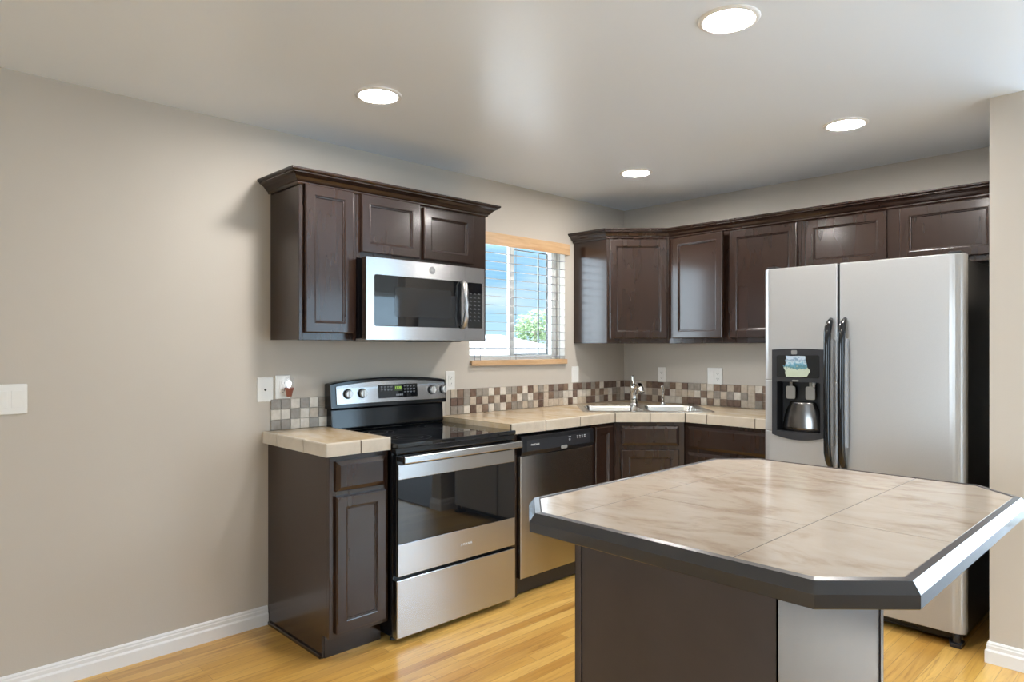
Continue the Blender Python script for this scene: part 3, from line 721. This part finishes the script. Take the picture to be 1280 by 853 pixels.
obj('wand', G().tube([(0, 0, .02), (0, 0, .06), (0, 0, .10), (-.003, -.010, .122), (-.008, -.030, .130), (-.010, -.038, .128)], [.010, .012, .014, .015, .013, .009], 14), 'chrome', sy)

# upper cabinets around the corner -----------------------------------------------------------------------
uc = thing('corner_wall_cabinet', 'diagonal dark wall cabinet in the corner right of the window', 'cabinet', (0, 0, 0))
cpoly = [(-.610, -.001), (-.610, -.305), (-.305, -.610), (-.001, -.610), (-.001, -.001)]
obj('carcass', G().prism(cpoly, 1.392, UZ1), 'espresso_wood', uc, .0015)
r2 = math.sqrt(.5); mid = -.4575
dg = G(); hw = .2155
dprof = [(0, 0), (0, -.015), (.002, -.0185), (.006, -.020), (.046, -.020), (.050, -.0185), (.052, -.014), (.056, -.0135), (.059, -.0085)]
dg.rect_profile(-hw + .018, hw - .014, 1.424, 2.112, dprof)
a = -PI / 4
dg.v = [(mid + x * math.cos(a) - y * math.sin(a), mid + x * math.sin(a) + y * math.cos(a), z) for x, y, z in dg.v]
obj('door', dg, 'espresso_wood', uc)
uw = thing('wall_cabinet', 'dark wall cabinet with two tall doors between the corner and the fridge', 'cabinet', (0, -.6105, 0), -PI / 2)
obj('carcass', G().box(0, .916, -UD + .019, -.001, 1.392, UZ1), 'espresso_wood', uw, .0015)
obj('face_frame', G().box(0.001, .916, -UD, -UD + .0188, 1.390, UZ1), 'espresso_wood', uw, .0015)
aj = door_panel('door', 0, .395, 1.424, 2.112, 0, uw)      # this door stands slightly ajar on its left hinges
aj.location = (.037, -UD - .0005, 0); aj.rotation_euler = (0, 0, math.radians(-4.5))
door_panel('door', .461, .897, 1.424, 2.112, -UD, uw)
uf = thing('wall_cabinet', 'short dark wall cabinet with two wide doors above the fridge', 'cabinet', (0, -1.527, 0), -PI / 2)
obj('carcass', G().box(0, 1.040, -UD + .019, -.001, 1.800, UZ1), 'espresso_wood', uf, .0015)
obj('face_frame', G().box(0, 1.040, -UD, -UD + .0188, 1.798, UZ1), 'espresso_wood', uf, .0015)
door_panel('door', .028, .473, 1.826, 2.112, -UD, uf)
door_panel('door', .535, .985, 1.826, 2.112, -UD, uf)
k = math.tan(PI / 8)
crown('crown_moulding', [(-.6105, -.001), (-.6105, -.3055), (-.3055, -.6105), (-.3055, -2.569)], 'stepped dark crown moulding running round the corner cabinets above the fridge', [(-1, 0), (-1, -k), (-k, -1), (-1, 0)])
CR = bpy.context.scene.objects['crown_moulding.001']
# (mitre at the last inner joint)
me = CR.data; n = len(CROWN)
for i, (aa, z) in enumerate(CROWN):
    me.vertices[n * 2 + i].co = (-.3055 - aa, -.6105 - aa * k, z)
    me.vertices[n * 1 + i].co = (-.6105 - aa, -.3055 - aa * k, z)

# fridge ------------------------------------------------------------------------------------------------
FR = thing('refrigerator', 'silver side by side refrigerator with black handles and door dispenser', 'refrigerator', (0, -1.530, 0), -PI / 2)
fw = .940
obj('case', G().box(.012, fw - .012, -.725, -.05, .035, 1.772), 'black_plastic', FR, .006, 3)
obj('gasket', G().box(.020, .385, -.740, -.7255, .075, 1.765).box(.408, fw - .020, -.740, -.7255, .075, 1.765).box(.3905, .4015, -.7955, -.7255, .070, 1.783), 'dark_recess', FR)
def door_section(x0, x1, r0, r1):
    """rounded slab in plan; r0, r1 width of the curved shoulder on each side"""
    yb, yf = -.7405, -.806; P = [(x1, yb), (x0, yb)]
    n = 8; d0 = .035 if r0 > .02 else .006; d1 = .035 if r1 > .02 else .006
    P += [(x0, yf + d0)] + [(x0 + r0 * (1 - math.cos(PI / 2 * i / n)), yf + d0 * (1 - math.sin(PI / 2 * i / n))) for i in range(1, n + 1)]
    P += [(x1 - r1 * (1 - math.cos(PI / 2 * i / n)), yf + d1 * (1 - math.sin(PI / 2 * i / n))) for i in range(n, 0, -1)] + [(x1, yf + d1)]
    return P[::-1]
ZB, ZT = .066, 1.787
RX0, RX1, RZ0, RZ1 = .082, .312, .918, 1.180
# freezer door with the dispenser opening cut out of it
def cut_door(sec, x0, x1, z0, z1):
    g = G()
    g.prism(sec, ZB, z0, 'z', 0, False).prism(sec, z1, ZT, 'z', 0, False)
    yf = -.806
    left = [p for p in sec if p[0] < x0 - 1e-6]; right = [p for p in sec if p[0] > x1 + 1e-6]
    def order(side, pts): return pts
    lp = [(x0, -.7405)] ; 
    L_ = sorted([p for p in left if p[1] < -.7405 - 1e-6], key=lambda p: (-p[1], p[0]))
    g.prism([(0.0, -.7405)] + L_[0:] + [(x0, yf), (x0, -.7405)], z0, z1)
    R_ = sorted([p for p in right if p[1] < -.7405 - 1e-6], key=lambda p: (p[1], p[0]))
    g.prism([(x1, -.7405), (x1, yf)] + R_ + [(.390, -.7405)], z0, z1)
    return g
fd = obj('freezer_door', cut_door(door_section(0, .390, .045, .006), RX0 - .006, RX1 + .006, RZ0 - .006, RZ1 + .006), 'silver_paint', FR, .004, 2)
rd = obj('fridge_door', G().prism(door_section(.402, fw, .006, .060), ZB, ZT), 'silver_paint', FR, .004, 2)
for p in (fd, rd):
    b = p.modifiers['bevel']; b.angle_limit = math.radians(60)
# dispenser: bezel, control screen, recess, paddles, splash guard, drip tray
yf = -.806
def bowed(x0, x1, z0, z1, top, bot, n=14):
    P = [(x0 + (x1 - x0) * i / n, z0 - bot * (1 - (2 * i / n - 1) ** 2)) for i in range(n + 1)]
    return P + [(x1 - (x1 - x0) * i / n, z1 + top * (1 - (2 * i / n - 1) ** 2)) for i in range(n + 1)]
g2 = G(); plate_with_holes(g2, bowed(.057, .331, .897, 1.350, .006, .022), [[(RX0, RZ0), (RX1, RZ0), (RX1, RZ1), (RX0, RZ1)]], -yf + .0005, -yf + .014)
g2.v = [(a_, -c_, b_) for a_, b_, c_ in g2.v]
ds = obj('dispenser_bezel', g2, 'charcoal_plastic', fd, .004, 2)
g = G(); yb = -.742
g.box(RX0 - .004, RX0, yf, yb, RZ0, RZ1).box(RX1, RX1 + .004, yf, yb, RZ0, RZ1).box(RX0 - .004, RX1 + .004, yf, yb, RZ1, RZ1 + .004).box(RX0 - .004, RX1 + .004, yf, yb, RZ0 - .004, RZ0).box(RX0 - .004, RX1 + .004, yb, yb + .001, RZ0 - .004, RZ1 + .004)
obj('recess', g, 'dark_recess', ds)
obj('control_screen', G().prism(rrect(.196, 1.262, .225, .118, .010), yf - .0155, yf - .0142, 'y'), 'black_glass', ds)
obj('badge', G().prism(rrect(.178, 1.336, .030, .022, .006), yf - .0165, yf - .0142, 'y'), 'grey_plastic', ds)
obj('badge', G().prism(rrect(.184, 1.187, .034, .008, .003), yf - .0165, yf - .0142, 'y'), 'grey_plastic', ds)
rn = random.Random(4)
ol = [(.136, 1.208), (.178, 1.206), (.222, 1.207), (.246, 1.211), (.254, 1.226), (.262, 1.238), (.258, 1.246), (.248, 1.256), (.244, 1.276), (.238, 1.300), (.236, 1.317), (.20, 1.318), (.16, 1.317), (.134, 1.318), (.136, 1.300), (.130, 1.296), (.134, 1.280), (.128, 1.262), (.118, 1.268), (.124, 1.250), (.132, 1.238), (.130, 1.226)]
obj('reflection_patch', G().prism(ol, yf - .0164, yf - .0156, 'y'), 'reflection_paint', ds)  # window reflection painted as a flat irregular patch
for px in (.142, .246):
    obj('paddle', G().prism(rrect(px, 1.122, .050, .068, .010), yf + .022, yf + .030, 'y').box(px - .008, px + .008, yf + .026, yf + .034, 1.15, 1.179), 'grey_plastic', ds, .003)
obj('splash_guard', G().lathe([(.108, .9185), (.106, .940), (.099, .985), (.087, 1.030), (.072, 1.060), (.070, 1.070), (.062, 1.074)], (.199, yf + .0, 0), 'z', 32), 'guard_metal', ds)
sg = [o_ for o_ in bpy.data.objects if o_.name == 'splash_guard'][0]
for v_ in sg.data.vertices: v_.co.y = yf + .052 + (v_.co.y - yf) * .42 - .008
obj('water_nozzle', G().lathe([(.006, 1.150), (.007, 1.165), (.010, 1.179)], (.262, yf + .03, 0), 'z', 12), 'white_plastic', ds)
# handles
for par, hx, nm in ((fd, .362, 'l'), (rd, .430, 'r')):
    zz = [1.505, 1.490, 1.465, 1.430, 1.38, 1.1, .88, .83, .79, .765, .752]
    yy = [.002, .022, .040, .051, .056, .060, .056, .050, .036, .018, .002]
    rr = [.010, .015, .018, .018, .017, .016, .017, .018, .017, .014, .010]
    h = obj('handle', G().tube([(hx, yf - y_, z_) for y_, z_ in zip(yy, zz)], rr, 14, sx=1.0, ref=(1, 0, 0)), 'black_enamel', par)
    obj('handle_inlay', G().prism([(hx + .006, yf - .054), (hx + .024, yf - .040), (hx + .024, yf - .022), (hx + .006, yf - .030)], .865, 1.405), 'handle_grey', h, .002)
obj('base_grille', G().box(.03, fw - .03, -.715, -.69, .010, .0345).box(.03, fw - .03, -.735, -.7255, .014, .060).box(.03, fw - .20, -.741, -.7352, .022, .030).box(.03, fw - .20, -.741, -.7352, .040, .048), 'black_plastic', FR, .002)
g = G()
obj('hinge', G().prism([(.88, -.795), (.925, -.795), (.925, -.7265), (.86, -.7265)], .0, .020).lathe([(.016, .0205), (.016, .052), (.010, .0655)], (.902, -.772, 0), 'z', 16), 'charcoal_plastic', FR, .003)
for hx in (.012, .872): obj('top_hinge', G().box(hx, hx + .05, -.785, -.70, 1.7875, 1.800), 'black_plastic', FR, .003)

# island ------------------------------------------------------------------------------------------------
ic = thing('island_cabinet', 'dark painted island base panel box under the tiled island top', 'cabinet', (-2.925, -2.584, 0))
iw, idp = .686, .584        # along x, along y
obj('body', G().box(.004, iw - .004, .004, idp - .004, 0, .898), 'dark_island_paint', ic)
obj('corner_trim', G().box(0, .0035, idp - .022, idp, 0, .898).box(0, .022, idp - .0035, idp, 0, .898), 'dark_island_paint', ic, .001)
obj('corner_trim', G().box(0, .0035, 0, .004, 0, .898).box(0, .004, 0, .0035, 0, .898), 'dark_island_paint', ic)
obj('corner_trim', G().box(iw - .024, iw, 0, .0035, 0, .898).box(iw - .0035, iw, 0, .024, 0, .898), 'dark_island_paint', ic, .001)
it = thing('island_countertop', 'large beige tiled island top with clipped corners and dark wood edge in the foreground', 'countertop', (-2.54, -2.41, 0))
OX0, OX1, OY0, OY1, CH = -3.168 + 2.54, -1.922 + 2.54, -2.893 + 2.41, -1.928 + 2.41, .132
def octo(i, z):
    c = CH - i * (2 - math.sqrt(2)); x0, x1, y0, y1 = OX0 + i, OX1 - i, OY0 + i, OY1 - i
    return [(x0 + c, y0, z), (x1 - c, y0, z), (x1, y0 + c, z), (x1, y1 - c, z), (x1 - c, y1, z), (x0 + c, y1, z), (x0, y1 - c, z), (x0, y0 + c, z)]
obj('wood_edge', G().loops([octo(.06, .8985), octo(.002, .8985), octo(0, .9005), octo(0, .9250), octo(.0012, .9268), octo(.0125, .9430), octo(.0145, .9455)], 0, False, False).loops([octo(.0145, .9455), octo(.028, .9475), octo(.030, .9462), octo(.031, .9430), octo(.06, .9425)], 1, False, False), ['edge_paint', 'dark_island_paint'], it)
obj('substrate', G().loops([octo(.061, .8985), octo(.061, .9386)], 0, True, True), 'grout', it)
# tiles: the top surface is broken into large tiles by joints
def clip_oct(poly, i):
    O = [(p[0], p[1]) for p in octo(i, 0)]
    for k_ in range(8):
        a_, b_ = O[k_], O[(k_ + 1) % 8]; out = []
        def side(p): return (b_[0] - a_[0]) * (p[1] - a_[1]) - (b_[1] - a_[1]) * (p[0] - a_[0])
        for m_ in range(len(poly)):
            p, q = poly[m_], poly[(m_ + 1) % len(poly)]; sp_, sq = side(p), side(q)
            if sp_ >= 0: out.append(p)
            if (sp_ >= 0) != (sq >= 0):
                t_ = sp_ / (sp_ - sq); out.append((p[0] + t_ * (q[0] - p[0]), p[1] + t_ * (q[1] - p[1])))
        poly = out
        if not poly: return []
    return poly
g = G()
ycuts = [OY0, -2.588 + 2.41, -2.13 + 2.41, OY1]
cols = [(ycuts[0], ycuts[1], [-3.2, -2.70, -2.31, -1.85]), (ycuts[1], ycuts[2], [-3.2, -2.78, -2.18, -1.85]), (ycuts[2], ycuts[3], [-3.2, -2.55, -2.08, -1.85])]
for y0, y1, xs in cols:
    for xa, xb in zip(xs[:-1], xs[1:]):
        xa += 2.54; xb += 2.54; q = .0014
        pl = clip_oct([(xa + q, y0 + q), (xb - q, y0 + q), (xb - q, y1 - q), (xa + q, y1 - q)], .0315)
        if len(pl) > 2:
            g.prism(pl, .9388, .9448)
obj('tile', g, 'island_tile', it, .0006, 1)
obj('joint', G().loops([octo(.032, .9388), octo(.032, .9440)], 0, True, True), 'grout', it)

# wall plates ---------------------------------------------------------------------------------------------
def plate(name, label, cat, loc, w, h, rotz=0.0, kind=None, group=None):
    t = thing(name, label, cat, loc, rotz, group)
    obj('plate', G().loops([[(x, 0, z) for x, z in rrect(0, 0, w, h, .004, 3)], [(x, -.004, z) for x, z in rrect(0, 0, w, h, .004, 3)], [(x, -.006, z) for x, z in rrect(0, 0, w - .005, h - .005, .003, 3)]], 0, True, True), 'white_plastic', t)
    return t
def outlet_face(t, cx):
    f = obj('receptacle', G().prism(rrect(cx, 0, .034, .068, .006), -.0085, -.0061, 'y'), 'white_plastic', t, .0008, 1)
    for z in (.0185, -.0185):
        g = G().box(cx - .0075, cx - .0050, -.0089, -.0086, z - .003, z + .006).box(cx + .0050, cx + .0075, -.0089, -.0086, z - .003, z + .005).lathe([(.0025, -.0089), (.0025, -.0086)], (cx, 0, z - .008), 'y', 10)
        obj('slot', g, 'slot_dark', f)
def rocker(t, cx):
    obj('rocker', G().prism([(-.0061, -.033), (-.0061, .033), (-.0095, .033), (-.0075, 0), (-.0066, -.033)], cx - .0165, cx + .0165, 'x'), 'white_plastic', t, .0008, 1)
t = plate('light_switch', 'white double rocker light switch alone on the wall at far left', 'switch', (-3.945, -.0005, 1.160), .117, .117); rocker(t, -.023); rocker(t, .023)
t = plate('cable_plate', 'blank white wall plate with a small center jack above the left mosaic', 'wall plate', (-2.924, -.0005, 1.154), .080, .120)
obj('jack', G().lathe([(.006, -.006), (.005, -.008)], (0, 0, 0), 'y', 14), 'slot_dark', t)
t = plate('outlet', 'white wall outlet holding the plug-in night light above the left mosaic', 'outlet', (-2.834, -.0005, 1.164), .076, .117); outlet_face(t, 0)
nl = thing('night_light', 'small terracotta flower pot night light glowing in the outlet', 'night light', (-2.816, -.010, 1.135))
obj('pot', G().lathe([(.012, -.018), (.020, .016), (.023, .018), (.023, .026), (.019, .026), (.017, .018)], (0, -.028, 0), n=20), 'terracotta', nl)
obj('plug', G().box(-.012, .012, -.012, 0, -.012, .012), 'white_plastic', nl, .002)
obj('bulb', G().lathe([(.004, .027), (.010, .040), (.011, .050), (.008, .058), (.002, .062)], (0, -.028, 0), n=16), 'night_glow', nl)
obj('dome', G().lathe([(.0185, .0262), (.024, .045), (.025, .058), (.020, .074), (.008, .082)], (0, -.028, 0), n=20), 'clear_plastic', nl)
t = plate('outlet', 'white outlet on the wall right of the range top', 'outlet', (-1.760, -.0005, 1.160), .070, .115); outlet_face(t, 0)
t = plate('light_switch', 'white single rocker switch between the window and the corner', 'switch', (-.595, -.0005, 1.166), .074, .117); rocker(t, 0)
t = plate('outlet', 'white outlet on the wall behind the sink sprayer', 'outlet', (-.0005, -.352, 1.156), .070, .115, -PI / 2); outlet_face(t, 0)
t = plate('switch_outlet', 'white double plate with switch and outlet left of the fridge', 'outlet', (-.0005, -.790, 1.160), .115, .117, -PI / 2); rocker(t, -.024); outlet_face(t, .024)

# window blind ----------------------------------------------------------------------------------------------
wb = thing('window_blind', 'white two-inch horizontal window blind with maple valance and bottom rail', 'blind', (-1.15, 0, 0))
bx0, bx1 = WX0 + 1.15 + .004, WX1 + 1.15 - .004
obj('valance', G().box(bx0 - .014, bx1 + .016, -.042, -.026, 2.020, 2.098).box(bx0 - .014, bx0 - .002, -.0255, -.0005, 2.020, 2.098).box(bx1 + .006, bx1 + .016, -.0255, -.0005, 2.020, 2.098), 'maple_wood', wb, .003, 3)
obj('headrail', G().box(bx0, bx1, -.020, .045, 2.040, 2.086), 'white_plastic', wb, .002)
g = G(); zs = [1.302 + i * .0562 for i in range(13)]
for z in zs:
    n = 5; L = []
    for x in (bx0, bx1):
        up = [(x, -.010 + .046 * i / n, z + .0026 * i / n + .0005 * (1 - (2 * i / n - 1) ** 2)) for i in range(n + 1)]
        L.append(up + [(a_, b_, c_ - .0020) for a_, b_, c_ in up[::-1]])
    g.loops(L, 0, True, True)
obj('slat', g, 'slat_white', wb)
obj('bottom_rail', G().box(bx0, bx1, -.015, .040, WZ0 + .001, WZ0 + .019).box(bx0 - .004, bx1 + .006, -.026, -.0155, WZ0 - .016, WZ0 + .018), 'maple_wood', wb, .003, 3)
g = G()
for x in (-.375, -.06, .375):
    for y in (-.0145, .0405): g.box(x - .001, x + .001, y - .001, y + .001, WZ0 + .019, 2.04)
    for z in zs: g.box(x - .001, x + .001, -.0145, .0405, z - .0045, z - .0030)
obj('ladder_cord', g, 'cord', wb)

# recessed lights ---------------------------------------------------------------------------------------------
rl = thing('recessed_light', 'round recessed ceiling light above the range nearest the left wall', 'ceiling light', (-2.766, -.762, CEIL), 0, 'recessed ceiling lights')
obj('trim_ring', G().lathe([(.079, -.0005), (.079, -.004), (.084, -.008), (.092, -.007), (.099, -.003), (.100, -.0005)], n=40, cap0=False, cap1=False), 'white_trim', rl)
obj('lens', G().lathe([(.0785, -.0005), (.0785, -.0040), (.060, -.0050)], n=40), 'lamp_glow', rl)
dup(rl, (-2.314, -2.139, CEIL), 'largest round recessed ceiling light nearest the camera above the island')
dup(rl, (-.940, -2.010, CEIL), 'round recessed ceiling light in front of the fridge cabinets')
dup(rl, (-.909, -.764, CEIL), 'small round recessed ceiling light over the sink corner')
